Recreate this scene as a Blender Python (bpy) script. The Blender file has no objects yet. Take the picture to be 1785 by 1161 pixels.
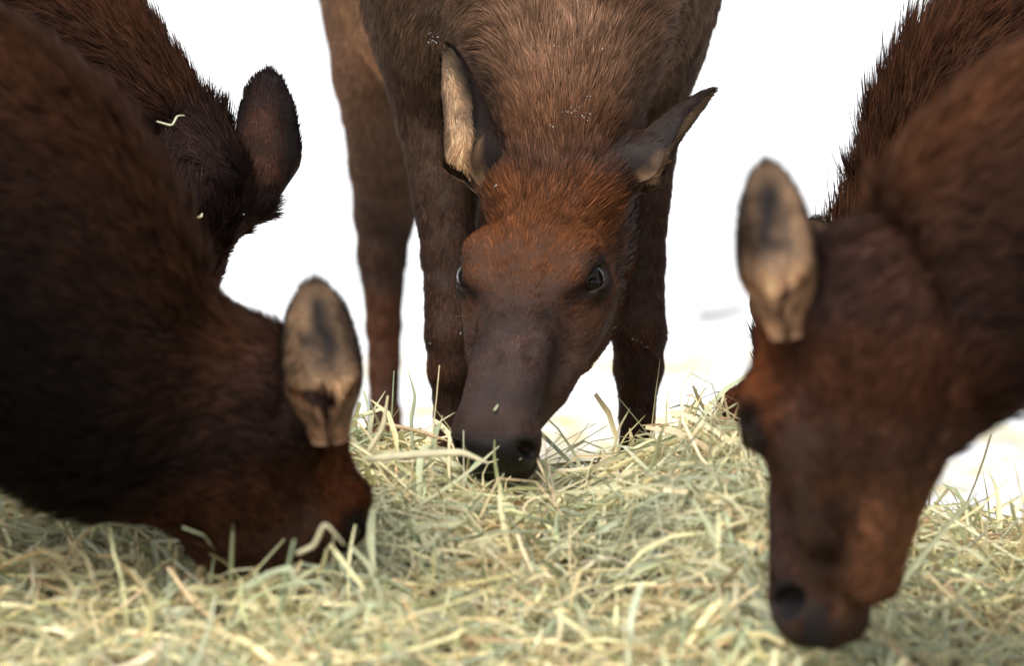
import bpy, math, time
import numpy as np
from mathutils import Vector, Matrix

T0 = time.time()
scene = bpy.context.scene
C = scene.collection
rng = np.random.default_rng(7)

# ------------------------------------------------------------------ camera
CAM = np.array([0.0, -8.0, 1.25])
PITCH = math.atan(0.8 / 8.0)
FPX = 200.0 / 36.0 * 1785.0
cam_d = bpy.data.cameras.new('camera')
cam = bpy.data.objects.new('camera', cam_d)
C.objects.link(cam)
cam.location = CAM
cam.rotation_euler = (math.pi / 2 - PITCH, 0, 0)
cam_d.lens = 200.0
cam_d.sensor_width = 36.0
cam_d.clip_start = 0.1
cam_d.clip_end = 3000.0
cam_d.dof.use_dof = True
cam_d.dof.focus_distance = 8.17
cam_d.dof.aperture_fstop = 2.8
cam_d.dof.aperture_blades = 0
scene.camera = cam

# ------------------------------------------------------------------ sky, sun, exposure (overcast winter day)
SUN_EL, SUN_AZ = math.radians(50), math.radians(200)
world = bpy.data.worlds.new('World')
scene.world = world
world.use_nodes = True
nt = world.node_tree
for n in list(nt.nodes):
    nt.nodes.remove(n)
sky = nt.nodes.new('ShaderNodeTexSky')
sky.sky_type = 'NISHITA'
sky.sun_disc = False
sky.sun_elevation = SUN_EL
sky.sun_rotation = SUN_AZ
sky.dust_density = 3.0
hsv = nt.nodes.new('ShaderNodeHueSaturation')          # thick cloud takes the blue out of the sky
hsv.inputs['Saturation'].default_value = 0.12
bg = nt.nodes.new('ShaderNodeBackground')
bg.inputs['Strength'].default_value = 0.13
wo = nt.nodes.new('ShaderNodeOutputWorld')
nt.links.new(sky.outputs[0], hsv.inputs['Color'])
nt.links.new(hsv.outputs[0], bg.inputs['Color'])
nt.links.new(bg.outputs[0], wo.inputs[0])
sun_d = bpy.data.lights.new('sun', 'SUN')
sun_d.energy = 1.3
sun_d.angle = math.radians(25)
sun_d.color = (1.0, 0.97, 0.93)
sun = bpy.data.objects.new('sun', sun_d)
C.objects.link(sun)
# direction towards the sun: matches the sky's rotation
sdir = Vector((math.sin(SUN_AZ) * math.cos(SUN_EL), math.cos(SUN_AZ) * math.cos(SUN_EL), math.sin(SUN_EL)))
sun.rotation_euler = sdir.to_track_quat('Z', 'Y').to_euler()

scene.view_settings.view_transform = 'Standard'
scene.view_settings.look = 'None'
scene.view_settings.gamma = 1.0
scene.view_settings.exposure = 0.9
scene.render.engine = 'CYCLES'
scene.cycles.max_bounces = 6
scene.cycles.diffuse_bounces = 3
scene.cycles.glossy_bounces = 2
scene.cycles.use_denoising = True
try:
    scene.cycles_curves.shape = 'RIBBONS'
    scene.cycles_curves.subdivisions = 1
except Exception:
    pass


# ------------------------------------------------------------------ helpers
def at(px, py, Y):
    """point of the place that lies at photo pixel (px, py) in the vertical plane y = Y"""
    dx, dy = (px - 892.5) / FPX, (580.5 - py) / FPX
    d = np.array([dx, math.cos(PITCH) + dy * math.sin(PITCH), -math.sin(PITCH) + dy * math.cos(PITCH)])
    return CAM + d * ((Y - CAM[1]) / d[1])


def proj(p):
    q = np.asarray(p) - CAM
    f = q[1] * math.cos(PITCH) - q[2] * math.sin(PITCH)
    up = q[1] * math.sin(PITCH) + q[2] * math.cos(PITCH)
    return (round(892.5 + FPX * q[0] / f), round(580.5 - FPX * up / f))


def nrm(v):
    v = np.asarray(v, float)
    return v / (np.linalg.norm(v, axis=-1, keepdims=True) + 1e-12)


def smooth(x, a, b):
    t = np.clip((x - a) / (b - a), 0, 1)
    return t * t * (3 - 2 * t)


def smin(a, b, k):
    h = np.clip(0.5 + 0.5 * (b - a) / k, 0, 1)
    return b + (a - b) * h - k * h * (1 - h)


def smax(a, b, k):
    return -smin(-a, -b, k)


def vnoise(p, seed=0):
    """smooth value noise in [0,1] at points p (already scaled)"""
    i = np.floor(p).astype(np.int64)
    f = p - i
    f = f * f * (3 - 2 * f)
    out = np.zeros(len(p))
    for dx in (0, 1):
        for dy in (0, 1):
            for dz in (0, 1):
                h = ((i[:, 0] + dx) * 73856093) ^ ((i[:, 1] + dy) * 19349663) ^ ((i[:, 2] + dz) * 83492791) ^ (seed * 2654435761)
                h = (h ^ (h >> 13)) * 1274126177
                h = (h ^ (h >> 16)) & 0xFFFFFF
                w = (f[:, 0] if dx else 1 - f[:, 0]) * (f[:, 1] if dy else 1 - f[:, 1]) * (f[:, 2] if dz else 1 - f[:, 2])
                out += w * (h / float(0xFFFFFF))
    return out


def mesh_obj(name, verts, faces, mat, parent=None, cols=None, sm=True):
    """link one mesh object; faces an (n,4) or (n,3) int array"""
    me = bpy.data.meshes.new(name)
    verts = np.asarray(verts, np.float32)
    faces = np.asarray(faces, np.int32)
    k = faces.shape[1]
    me.vertices.add(len(verts))
    me.vertices.foreach_set('co', verts.ravel())
    me.loops.add(faces.size)
    me.loops.foreach_set('vertex_index', faces.ravel())
    me.polygons.add(len(faces))
    me.polygons.foreach_set('loop_start', np.arange(0, faces.size, k, dtype=np.int32))
    me.polygons.foreach_set('loop_total', np.full(len(faces), k, np.int32))
    me.polygons.foreach_set('use_smooth', np.full(len(faces), sm, bool))
    me.update(calc_edges=True)
    if cols is not None:
        a = me.attributes.new('col', 'FLOAT_COLOR', 'POINT')
        c4 = np.ones((len(verts), 4), np.float32)
        c4[:, :cols.shape[1]] = cols
        a.data.foreach_set('color', c4.ravel())
    me.materials.append(mat)
    o = bpy.data.objects.new(name, me)
    C.objects.link(o)
    if parent:
        o.parent = parent
    return o


def hair_obj(name, pts, rad, cols, nrms, mat, parent):
    """pts (n,k,3), rad (k,) or (n,k), cols (n,3), nrms (n,3) -> hair strands"""
    n, k, _ = pts.shape
    cu = bpy.data.hair_curves.new(name)
    cu.add_curves([k] * n)
    cu.attributes['position'].data.foreach_set('vector', pts.astype(np.float32).ravel())
    r = cu.attributes.get('radius') or cu.attributes.new('radius', 'FLOAT', 'POINT')
    r.data.foreach_set('value', np.broadcast_to(rad, (n, k)).astype(np.float32).ravel())
    a = cu.attributes.new('col', 'FLOAT_COLOR', 'CURVE')
    c4 = np.ones((n, 4), np.float32)
    c4[:, :3] = cols
    a.data.foreach_set('color', c4.ravel())
    a = cu.attributes.new('nrm', 'FLOAT_VECTOR', 'CURVE')
    a.data.foreach_set('vector', nrms.astype(np.float32).ravel())
    cu.materials.append(mat)
    o = bpy.data.objects.new(name, cu)
    C.objects.link(o)
    o.parent = parent
    o['kind'] = 'stuff'
    return o


# ------------------------------------------------------------------ materials
def mat_new(name):
    m = bpy.data.materials.new(name)
    m.use_nodes = True
    return m, m.node_tree, m.node_tree.nodes['Principled BSDF']


def mat_plain(name, col, rough=0.6, spec=0.5, coat=0.0):
    m, t, b = mat_new(name)
    b.inputs['Base Color'].default_value = (*col, 1)
    b.inputs['Roughness'].default_value = rough
    b.inputs['Specular IOR Level'].default_value = spec
    b.inputs['Coat Weight'].default_value = coat
    return m


def mat_fur():
    m, t, b = mat_new('fur')
    at_ = t.nodes.new('ShaderNodeAttribute'); at_.attribute_name = 'col'
    an = t.nodes.new('ShaderNodeAttribute'); an.attribute_name = 'nrm'
    ci = t.nodes.new('ShaderNodeHairInfo')
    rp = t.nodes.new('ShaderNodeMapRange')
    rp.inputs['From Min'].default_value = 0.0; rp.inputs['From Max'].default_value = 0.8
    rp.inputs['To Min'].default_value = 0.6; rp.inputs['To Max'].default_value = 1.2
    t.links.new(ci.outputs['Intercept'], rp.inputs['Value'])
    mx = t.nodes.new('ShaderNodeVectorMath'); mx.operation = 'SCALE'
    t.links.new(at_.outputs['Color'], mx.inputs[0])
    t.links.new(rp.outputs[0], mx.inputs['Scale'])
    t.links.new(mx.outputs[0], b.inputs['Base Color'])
    t.links.new(an.outputs['Vector'], b.inputs['Normal'])
    b.inputs['Roughness'].default_value = 0.7
    b.inputs['Specular IOR Level'].default_value = 0.06
    return m


def mat_skin():
    m, t, b = mat_new('hide')
    at_ = t.nodes.new('ShaderNodeAttribute'); at_.attribute_name = 'col'
    nz = t.nodes.new('ShaderNodeTexNoise'); nz.inputs['Scale'].default_value = 180
    tc = t.nodes.new('ShaderNodeTexCoord')
    t.links.new(tc.outputs['Object'], nz.inputs['Vector'])
    mr = t.nodes.new('ShaderNodeMapRange')
    mr.inputs['To Min'].default_value = 0.55; mr.inputs['To Max'].default_value = 1.1
    t.links.new(nz.outputs[0], mr.inputs['Value'])
    mx = t.nodes.new('ShaderNodeVectorMath'); mx.operation = 'SCALE'
    t.links.new(at_.outputs['Color'], mx.inputs[0]); t.links.new(mr.outputs[0], mx.inputs['Scale'])
    t.links.new(mx.outputs[0], b.inputs['Base Color'])
    rr = t.nodes.new('ShaderNodeMapRange')                 # alpha channel: wet bare skin of the nose
    rr.inputs['To Min'].default_value = 0.75; rr.inputs['To Max'].default_value = 0.38
    t.links.new(at_.outputs['Alpha'], rr.inputs['Value'])
    t.links.new(rr.outputs[0], b.inputs['Roughness'])
    bp = t.nodes.new('ShaderNodeBump'); bp.inputs['Strength'].default_value = 0.35; bp.inputs['Distance'].default_value = 0.002
    n2 = t.nodes.new('ShaderNodeTexVoronoi'); n2.inputs['Scale'].default_value = 400
    t.links.new(tc.outputs['Object'], n2.inputs['Vector'])
    t.links.new(n2.outputs['Distance'], bp.inputs['Height'])
    t.links.new(bp.outputs[0], b.inputs['Normal'])
    b.inputs['Specular IOR Level'].default_value = 0.3
    return m


def mat_hay(name='hay_blades'):
    m, t, b = mat_new(name)
    at_ = t.nodes.new('ShaderNodeAttribute'); at_.attribute_name = 'col'
    nz = t.nodes.new('ShaderNodeTexNoise'); nz.inputs['Scale'].default_value = 60; nz.inputs['Detail'].default_value = 4
    tc = t.nodes.new('ShaderNodeTexCoord'); t.links.new(tc.outputs['Object'], nz.inputs['Vector'])
    mr = t.nodes.new('ShaderNodeMapRange'); mr.inputs['To Min'].default_value = 0.7; mr.inputs['To Max'].default_value = 1.3
    t.links.new(nz.outputs[0], mr.inputs['Value'])
    mx = t.nodes.new('ShaderNodeVectorMath'); mx.operation = 'SCALE'
    t.links.new(at_.outputs['Color'], mx.inputs[0]); t.links.new(mr.outputs[0], mx.inputs['Scale'])
    t.links.new(mx.outputs[0], b.inputs['Base Color'])
    b.inputs['Roughness'].default_value = 0.5
    b.inputs['Specular IOR Level'].default_value = 0.35
    tr = t.nodes.new('ShaderNodeBsdfTranslucent')
    t.links.new(mx.outputs[0], tr.inputs['Color'])
    ms = t.nodes.new('ShaderNodeMixShader'); ms.inputs[0].default_value = 0.25
    out = t.nodes['Material Output']
    t.links.new(b.outputs[0], ms.inputs[1]); t.links.new(tr.outputs[0], ms.inputs[2])
    t.links.new(ms.outputs[0], out.inputs[0])
    return m


def mat_snow():
    m, t, b = mat_new('snow')
    tc = t.nodes.new('ShaderNodeTexCoord')
    nz = t.nodes.new('ShaderNodeTexNoise'); nz.inputs['Scale'].default_value = 0.9; nz.inputs['Detail'].default_value = 7; nz.inputs['Roughness'].default_value = 0.62
    t.links.new(tc.outputs['Object'], nz.inputs['Vector'])
    cr = t.nodes.new('ShaderNodeValToRGB')
    cr.color_ramp.elements[0].position = 0.30; cr.color_ramp.elements[0].color = (0.46, 0.48, 0.51, 1)      # darker grey patches that give the snow some tone
    cr.color_ramp.elements[1].position = 0.52; cr.color_ramp.elements[1].color = (0.90, 0.91, 0.92, 1)
    t.links.new(nz.outputs[0], cr.inputs[0]); t.links.new(cr.outputs[0], b.inputs['Base Color'])
    bp = t.nodes.new('ShaderNodeBump'); bp.inputs['Strength'].default_value = 0.25; bp.inputs['Distance'].default_value = 0.03
    n2 = t.nodes.new('ShaderNodeTexNoise'); n2.inputs['Scale'].default_value = 14; n2.inputs['Detail'].default_value = 8
    t.links.new(tc.outputs['Object'], n2.inputs['Vector'])
    t.links.new(n2.outputs[0], bp.inputs['Height']); t.links.new(bp.outputs[0], b.inputs['Normal'])
    b.inputs['Roughness'].default_value = 0.9
    b.inputs['Specular IOR Level'].default_value = 0.1
    return m


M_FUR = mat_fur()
M_SKIN = mat_skin()
M_HAY = mat_hay()
M_SNOW = mat_snow()
M_EYE = mat_plain('wet_dark_eye', (0.005, 0.003, 0.0025), 0.07, 0.5, 0.0)
M_EYE.node_tree.nodes['Principled BSDF'].inputs['IOR'].default_value = 1.28
M_HOOF = mat_plain('hoof_horn', (0.02, 0.016, 0.013), 0.45, 0.4)
M_FLECK = mat_plain('snow_crystal', (0.9, 0.92, 0.95), 0.6, 0.3)


# ------------------------------------------------------------------ snow field
def hay_height(x, y):
    """top of the heap of hay above the ground"""
    crest = np.interp(x, [-1.6, -0.9, -0.5, -0.2, -0.08, 0.02, 0.12, 0.2, 0.27, 0.36, 0.5, 0.7, 1.0, 1.5],
                      [0.13, 0.225, 0.262, 0.285, 0.265, 0.245, 0.240, 0.282, 0.328, 0.292, 0.21, 0.168, 0.15, 0.08])
    front = np.interp(y, [-2.6, -2.0, -1.5, -1.0, -0.65, -0.3, 0.0], [-0.03, 0.03, 0.16, 0.40, 0.66, 0.95, 1.0])
    back = 1 - smooth(y, 0.02, 0.40)
    h = crest * np.where(y < 0, front, back)
    h = h - 0.012 * np.exp(-((x + 0.36) / 0.22) ** 2 - ((y + 0.62) / 0.25) ** 2)
    p = np.stack([x * 6, y * 6, x * 0 + 3.3], -1)
    h = h + (vnoise(p.reshape(-1, 3), 5).reshape(x.shape) - 0.5) * 0.045 * np.clip(h / 0.15, 0, 1)
    p = np.stack([x * 17, y * 17, x * 0 + 1.7], -1)
    h = h + (vnoise(p.reshape(-1, 3), 6).reshape(x.shape) - 0.5) * 0.036 * np.clip(h / 0.15, 0, 1)
    return h


def grid_mesh(xs, ys, zf):
    X, Y = np.meshgrid(xs, ys, indexing='ij')
    Z = zf(X, Y)
    v = np.stack([X, Y, Z], -1).reshape(-1, 3)
    nx, ny = len(xs), len(ys)
    i = np.arange(nx * ny).reshape(nx, ny)
    f = np.stack([i[:-1, :-1], i[1:, :-1], i[1:, 1:], i[:-1, 1:]], -1).reshape(-1, 4)
    return v, f


def snow_z(X, Y):
    p = np.stack([X * 0.9, Y * 0.9, X * 0], -1).reshape(-1, 3)
    q = np.stack([X * 4, Y * 4, X * 0 + 9], -1).reshape(-1, 3)
    z = (vnoise(p, 1) - 0.5) * 0.05 + (vnoise(q, 2) - 0.5) * 0.016
    return z.reshape(X.shape) * np.exp(-(np.hypot(X, Y) / 60) ** 2) - 0.03


u = np.linspace(-1, 1, 181)
ax = np.sign(u) * (np.abs(u) * 5 + np.abs(u) ** 7 * 1500)
v, f = grid_mesh(ax, ax, snow_z)
o = mesh_obj('snow_ground', v, f, M_SNOW)
o['kind'] = 'structure'
o['label'] = 'bright white snow covering the open field behind the animals'

print('setup', time.time() - T0)


# ------------------------------------------------------------------ implicit shapes for the animals
class Loft:
    """elliptical sections swept along a curve; stations: pos, lateral, up, half width, half height up / down, low taper, exponent"""
    def __init__(s, P, Lat, a, bt, bb, tap=None, n=48, ex=2.0, cap=(1, 1)):
        P = np.asarray(P, float); m = len(P)
        ch = np.r_[0, np.cumsum(np.sqrt(np.linalg.norm(np.diff(P, axis=0), axis=1)) ** 2)]
        t = np.linspace(0, ch[-1], n)

        def cr(A):
            A = np.asarray(A, float)
            out = []
            for tt in t:
                i = min(max(np.searchsorted(ch, tt, 'right') - 1, 0), m - 2)
                h = ch[i + 1] - ch[i]; x = (tt - ch[i]) / h
                m0 = (A[i + 1] - A[i - 1]) / (ch[i + 1] - ch[i - 1]) if i > 0 else (A[1] - A[0]) / h
                m1 = (A[i + 2] - A[i]) / (ch[i + 2] - ch[i]) if i < m - 2 else (A[-1] - A[-2]) / h
                out.append((2 * x**3 - 3 * x**2 + 1) * A[i] + (x**3 - 2 * x**2 + x) * h * m0 + (-2 * x**3 + 3 * x**2) * A[i + 1] + (x**3 - x**2) * h * m1)
            return np.array(out)
        s.P = cr(P)
        T = nrm(np.gradient(s.P, axis=0))
        L = cr(Lat)
        L = nrm(L - (L * T).sum(1, keepdims=True) * T)
        U = np.cross(T, L)
        s.T, s.L, s.U = T, L, U
        s.a, s.bt, s.bb = cr(a), cr(bt), cr(bb)
        s.tap = cr(tap) if tap is not None else np.zeros(n)
        s.ex = ex; s.cap = cap; s.n = n
        s.ds = np.gradient(np.r_[0, np.cumsum(np.linalg.norm(np.diff(s.P, axis=0), axis=1))])

    def local(s, p):
        idx = np.empty(len(p), int)
        for i in range(0, len(p), 100000):
            q = p[i:i + 100000].astype(np.float32)
            d = (q ** 2).sum(1)[:, None] - 2 * q @ s.P.T.astype(np.float32) + (s.P ** 2).sum(1)[None].astype(np.float32)
            idx[i:i + 100000] = d.argmin(1)
        q = p - s.P[idx]
        ax_ = (q * s.T[idx]).sum(1)
        fr = np.clip(ax_ / s.ds[idx], -0.5, 0.5)
        e = np.where(((idx == 0) & (ax_ < 0)) | ((idx == s.n - 1) & (ax_ > 0)), np.abs(ax_), 0)
        e0 = idx == 0
        tt = idx + fr
        j = np.clip(np.floor(tt).astype(int), 0, s.n - 2); w = tt - j

        def g(A):
            return A[j] * (1 - w) + A[j + 1] * w if A.ndim == 1 else A[j] * (1 - w)[:, None] + A[j + 1] * w[:, None]
        c = g(s.P); qq = p - c
        x = (qq * s.L[idx]).sum(1); y = (qq * s.U[idx]).sum(1)
        return tt / (s.n - 1), x, y, e, e0, g(s.a), np.where(y > 0, g(s.bt), g(s.bb)), g(s.tap), idx

    def sdf(s, p):
        mr = max(s.a.max(), s.bt.max(), s.bb.max()) + 0.13
        near = ((p > s.P.min(0) - mr) & (p < s.P.max(0) + mr)).all(1)
        out = np.full(len(p), 0.35)
        out[near] = s.sdf_near(p[near])
        return out

    def sdf_near(s, p):
        t, x, y, e, e0, a, b, tap, idx = s.local(p)
        ae = a * (1 - tap * np.clip(-y / b, 0, 1.2))
        c = np.minimum(a, b) * np.where(e0, s.cap[0], s.cap[1])
        r = ((np.abs(x) / ae) ** s.ex + (np.abs(y) / b) ** s.ex + (e / c) ** s.ex) ** (1 / s.ex)
        return (r - 1) * np.minimum(ae, b)


def cone(p, A, B, ra, rb):
    A = np.asarray(A); B = np.asarray(B)
    d = B - A
    t = np.clip((p - A) @ d / (d @ d), 0, 1)
    return np.linalg.norm(p - A - t[:, None] * d, axis=1) - (ra + (rb - ra) * t)


def ell(p, c, ax, r):
    """ellipsoid: centre, 3 axes rows, radii"""
    q = (p - c) @ np.asarray(ax).T / np.asarray(r)
    k = np.linalg.norm(q, axis=1)
    return (k - 1) * np.min(r) * 1.0


def surface(F, xs, ys, zs):
    """surface nets on a rectilinear grid"""
    ins = F < 0
    c = np.zeros(tuple(n - 1 for n in F.shape), np.int8)
    for dx in (0, 1):
        for dy in (0, 1):
            for dz in (0, 1):
                c += ins[dx:F.shape[0] - 1 + dx, dy:F.shape[1] - 1 + dy, dz:F.shape[2] - 1 + dz]
    act = (c > 0) & (c < 8)
    I = np.argwhere(act)
    vid = np.full(act.shape, -1, np.int32)
    vid[act] = np.arange(len(I))
    G = [xs, ys, zs]
    acc = np.zeros((len(I), 3)); cnt = np.zeros(len(I))
    for axd in range(3):
        o1, o2 = [k for k in range(3) if k != axd]
        for s1 in (0, 1):
            for s2 in (0, 1):
                a = I.copy(); a[:, o1] += s1; a[:, o2] += s2
                b = a.copy(); b[:, axd] += 1
                fa = F[a[:, 0], a[:, 1], a[:, 2]]; fb = F[b[:, 0], b[:, 1], b[:, 2]]
                m = (fa < 0) != (fb < 0)
                t = fa[m] / (fa[m] - fb[m])
                pa = np.stack([G[k][a[m, k]] for k in range(3)], -1)
                pb = np.stack([G[k][b[m, k]] for k in range(3)], -1)
                acc[m] += pa + (pb - pa) * t[:, None]; cnt[m] += 1
    V = acc / cnt[:, None]
    Q = []
    for axd in range(3):
        o1, o2 = [(1, 2), (2, 0), (0, 1)][axd]
        sl = [slice(None)] * 3; sl2 = [slice(None)] * 3
        sl[axd] = slice(0, -1); sl2[axd] = slice(1, None)
        for k in (o1, o2):
            sl[k] = slice(1, -1); sl2[k] = slice(1, -1)
        A = ins[tuple(sl)]; B = ins[tuple(sl2)]
        for flip, mm in ((False, A & ~B), (True, ~A & B)):
            E = np.argwhere(mm)
            if not len(E):
                continue
            E[:, o1] += 1; E[:, o2] += 1
            quad = []
            for (s1, s2) in ((-1, -1), (0, -1), (0, 0), (-1, 0)):
                q = E.copy(); q[:, o1] += s1; q[:, o2] += s2
                quad.append(vid[q[:, 0], q[:, 1], q[:, 2]])
            quad = np.stack(quad, -1)
            Q.append(quad[:, ::-1] if flip else quad)
    return V, np.concatenate(Q)


def axis_grid(lo, hi, flo, fhi, hc, hf):
    """coordinates from lo to hi, spacing hf inside [flo, fhi] and hc outside"""
    out = [lo]
    while out[-1] < hi:
        x = out[-1]
        d = max(flo - x, x - fhi, 0)
        out.append(x + min(hc, hf + d * 0.12))
    return np.array(out)


def polygonise(sdf, lo, hi, flo, fhi, hc, hf):
    G = [axis_grid(lo[k], hi[k], flo[k], fhi[k], hc, hf) for k in range(3)]
    B = 4
    n = [len(g) for g in G]
    F = np.full(n, 1.0, np.float32)
    nb = [(m + B - 1) // B for m in n]
    ci = [np.minimum(np.arange(nb[k]) * B + B // 2, n[k] - 1) for k in range(3)]
    cc = np.stack(np.meshgrid(*[G[k][ci[k]] for k in range(3)], indexing='ij'), -1).reshape(-1, 3)
    ext = np.stack(np.meshgrid(*[G[k][np.minimum(np.arange(nb[k]) * B + B, n[k] - 1)] - G[k][np.arange(nb[k]) * B] for k in range(3)], indexing='ij'), -1).reshape(-1, 3)
    d = sdf(cc)
    keep = np.abs(d) < np.linalg.norm(ext, axis=1) * 0.6 + 0.006
    bi = np.argwhere(np.ones(nb, bool))
    sgn = np.where(d < 0, -1.0, 1.0).reshape(nb)
    F[:] = np.repeat(np.repeat(np.repeat(sgn, B, 0), B, 1), B, 2)[:n[0], :n[1], :n[2]]
    k = bi[keep] * B
    off = np.stack(np.meshgrid(*[np.arange(B)] * 3, indexing='ij'), -1).reshape(-1, 3)
    idx = (k[:, None, :] + off[None]).reshape(-1, 3)
    ok = (idx < np.array(n)).all(1)
    idx = idx[ok]
    p = np.stack([G[q][idx[:, q]] for q in range(3)], -1)
    F[idx[:, 0], idx[:, 1], idx[:, 2]] = sdf(p)
    return surface(F, *G)


# ------------------------------------------------------------------ elk
HEAD = np.array([  # u along the face, top line, bottom line, half width, low taper
    [-0.050, -0.050, -0.150, 0.056, 0.10],
    [0.000, -0.012, -0.195, 0.073, 0.22],
    [0.060, 0.010, -0.212, 0.084, 0.30],
    [0.120, 0.016, -0.208, 0.090, 0.34],
    [0.165, 0.010, -0.196, 0.091, 0.38],
    [0.210, 0.001, -0.178, 0.082, 0.38],
    [0.265, -0.008, -0.158, 0.065, 0.20],
    [0.320, -0.014, -0.138, 0.053, 0.14],
    [0.370, -0.018, -0.124, 0.045, 0.16],
    [0.410, -0.026, -0.117, 0.047, 0.22],
    [0.434, -0.036, -0.112, 0.042, 0.22]])
HU = 0.031       # the muzzle features below were laid out on a face this much longer
EYE_C = np.array([0.168, -0.027, 0.0745])      # head frame, animal's left (mirrored in w for the right)
EYE_R = 0.0235


class Elk:
    def __init__(s, name, label, base, yaw, poll, u, v, scale=1.0, neck_mid=None, ears=(), neck_k=1.0,
                 tone=(1, 1, 1), hi=1.0, body_den=1.0, leg_shift=(0, 0, 0, 0), neck_light=0.0, throat_dark=0.0, seed=0, shaggy=1.0, hind_in=(0, 0), jaw=0.0, nostril=1.0, pad=1.0, nostril_back=0.0, ear_tan=0.30, neck_end=1.0, head_tone=1.0, ear_brown=0.2, blend=0.055, hair=1.0, wild=1.0):
        s.head_tone = head_tone
        s.hair, s.wild, s.pad, s.ear_brown, s.bk, s.ear_tan = hair, wild, pad, ear_brown, blend, ear_tan
        s.jaw, s.nk, s.nu = jaw, nostril, -nostril_back
        s.name, s.label, s.seed = name, label, seed
        s.k = scale
        s.f = np.array([math.cos(yaw), math.sin(yaw), 0]); s.l = np.array([-math.sin(yaw), math.cos(yaw), 0]); s.z = np.array([0, 0, 1.0])
        s.base = np.array([base[0], base[1], 0.0])
        s.poll = np.asarray(poll, float)
        s.u = nrm(u); v = np.asarray(v, float); s.v = nrm(v - (v @ s.u) * s.u); s.w = np.cross(s.v, s.u)
        s.tone = np.array(tone); s.hi = hi; s.body_den = body_den
        s.neck_light, s.throat_dark, s.shaggy = neck_light, throat_dark, shaggy
        s.ears = ears
        s.eo = ears[0][7][:2] if len(ears[0]) > 7 else (0, 0)
        k = scale
        # head
        H = HEAD
        cv = H[:, 1] * 0.42 + H[:, 2] * 0.58
        s.head = Loft([s.hp(uu, c, 0) for uu, c in zip(H[:, 0], cv)], [s.w] * len(H), H[:, 3] * k, (H[:, 1] - cv) * k, (cv - H[:, 2]) * k,
                      H[:, 4], n=60, ex=2.25, cap=(0.6, 0.55))
        # torso
        S = np.array([[-1.20, 1.00, .20, .19, .15], [-1.06, 1.02, .25, .22, .225], [-0.8, 1.0, .255, .29, .265], [-0.5, 1.0, .26, .325, .275],
                      [-0.22, 1.0, .285, .31, .255], [0.0, 0.99, .26, .26, .225], [0.14, 0.97, .19, .19, .165]])
        s.torso = Loft([s.bp(a[0], 0, a[1]) for a in S], [s.l] * len(S), S[:, 4], S[:, 2], S[:, 3], n=48, ex=2.15, cap=(0.7, 0.5))
        # neck
        n0, n1 = s.bp(-0.2, 0, 1.05), s.bp(0.06, 0, 1.03)
        n3 = s.hp(0.015, -0.098, 0)
        P = [n0, n1]; L = [s.l, s.l]
        A = [.20, .185]; BT = [.22, .215]; BB = [.25, .235]
        mids = neck_mid if neck_mid is not None else [n1 * 0.45 + n3 * 0.55 + np.array([0, 0, 0.03])]
        for i, m in enumerate(mids):
            tt = (i + 1) / (len(mids) + 1)
            P.append(np.asarray(m, float)); L.append(nrm(s.l * (1 - tt) + s.w * tt))
            A.append((.17 * (1 - tt) + .085 * tt) * neck_k); BT.append((.205 * (1 - tt) + .088 * tt) * neck_k); BB.append((.215 * (1 - tt) + .120 * tt) * neck_k)
        P += [n3]; L += [s.w]
        A += [.074 * k * neck_end]; BT += [.080 * k * neck_end]; BB += [.100 * k * neck_end]
        s.neck = Loft(P, L, A, BT, BB, n=60, cap=(0.5, 0.8))
        # legs
        s.legs = []
        s.hooves = []
        for i, (fr, side) in enumerate(((1, 1), (1, -1), (0, 1), (0, -1))):
            d = leg_shift[i]
            if fr:
                J = [(-.10, .155, .93, .105), (-.135, .150, .74, .064), (-.075 + d * .4, .142, .52, .039), (-.045 + d * .7, .140, .405, .0390), (-.048 + d * .75, .140, .355, .0355),
                     (-.06 + d * .9, .139, .28, .0255), (-.065 + d, .138, .165, .0235), (-.06 + d, .138, .125, .031), (-.03 + d, .138, .06, .027)]
            else:
                J = [(-.98, .13, .95, .15), (-.86, .15, .76, .105), (-.97 + d * .5, .14, .60, .066), (-1.065 + d * .6, .132, .505, .049), (-1.062 + d * .7, .132, .44, .040),
                     (-1.05 + d * .9, .13, .32, .028), (-1.035 + d, .13, .17, .025), (-1.02 + d, .13, .125, .033), (-.985 + d, .13, .06, .028)]
            hin = 0 if fr else hind_in[0 if side > 0 else 1]
            J = [(a, b - hin * float(smooth(-c, -.8, -.4)), c, r) for a, b, c, r in J]
            s.legs.append([(s.bp(a, b * side, c), r) for a, b, c, r in J])
            s.hooves.append(s.bp(J[-1][0], J[-1][1] * side, 0))
        s.bbox()

    def hp(s, u, v, w):
        return s.poll + s.k * (u * s.u + v * s.v + w * s.w)

    def hl(s, p):
        q = (p - s.poll) / s.k
        return q @ s.u, q @ s.v, q @ s.w

    def bp(s, a, b, c):
        return s.base + a * s.f + b * s.l + c * s.z

    def bbox(s):
        pts = np.concatenate([s.head.P, s.torso.P, s.neck.P] + [np.array([j[0] for j in L]) for L in s.legs])
        s.lo = pts.min(0) - 0.36; s.hi_ = pts.max(0) + 0.36
        s.lo[2] = 0.0
        hp = s.head.P
        s.flo = hp.min(0) - 0.11 * s.k; s.fhi = hp.max(0) + 0.11 * s.k

    def leg_d(s, p):
        out = np.full(len(p), 9.0)
        for L in s.legs:
            J = np.array([j[0] for j in L])
            near = ((p > J.min(0) - 0.22) & (p < J.max(0) + 0.22)).all(1)
            q = p[near]
            o = out[near]
            for i in range(len(L) - 1):
                (A, ra), (B, rb) = L[i], L[i + 1]
                o = smin(o, cone(q, A, B, ra, rb), 0.012)
            out[near] = o
        return out

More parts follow.
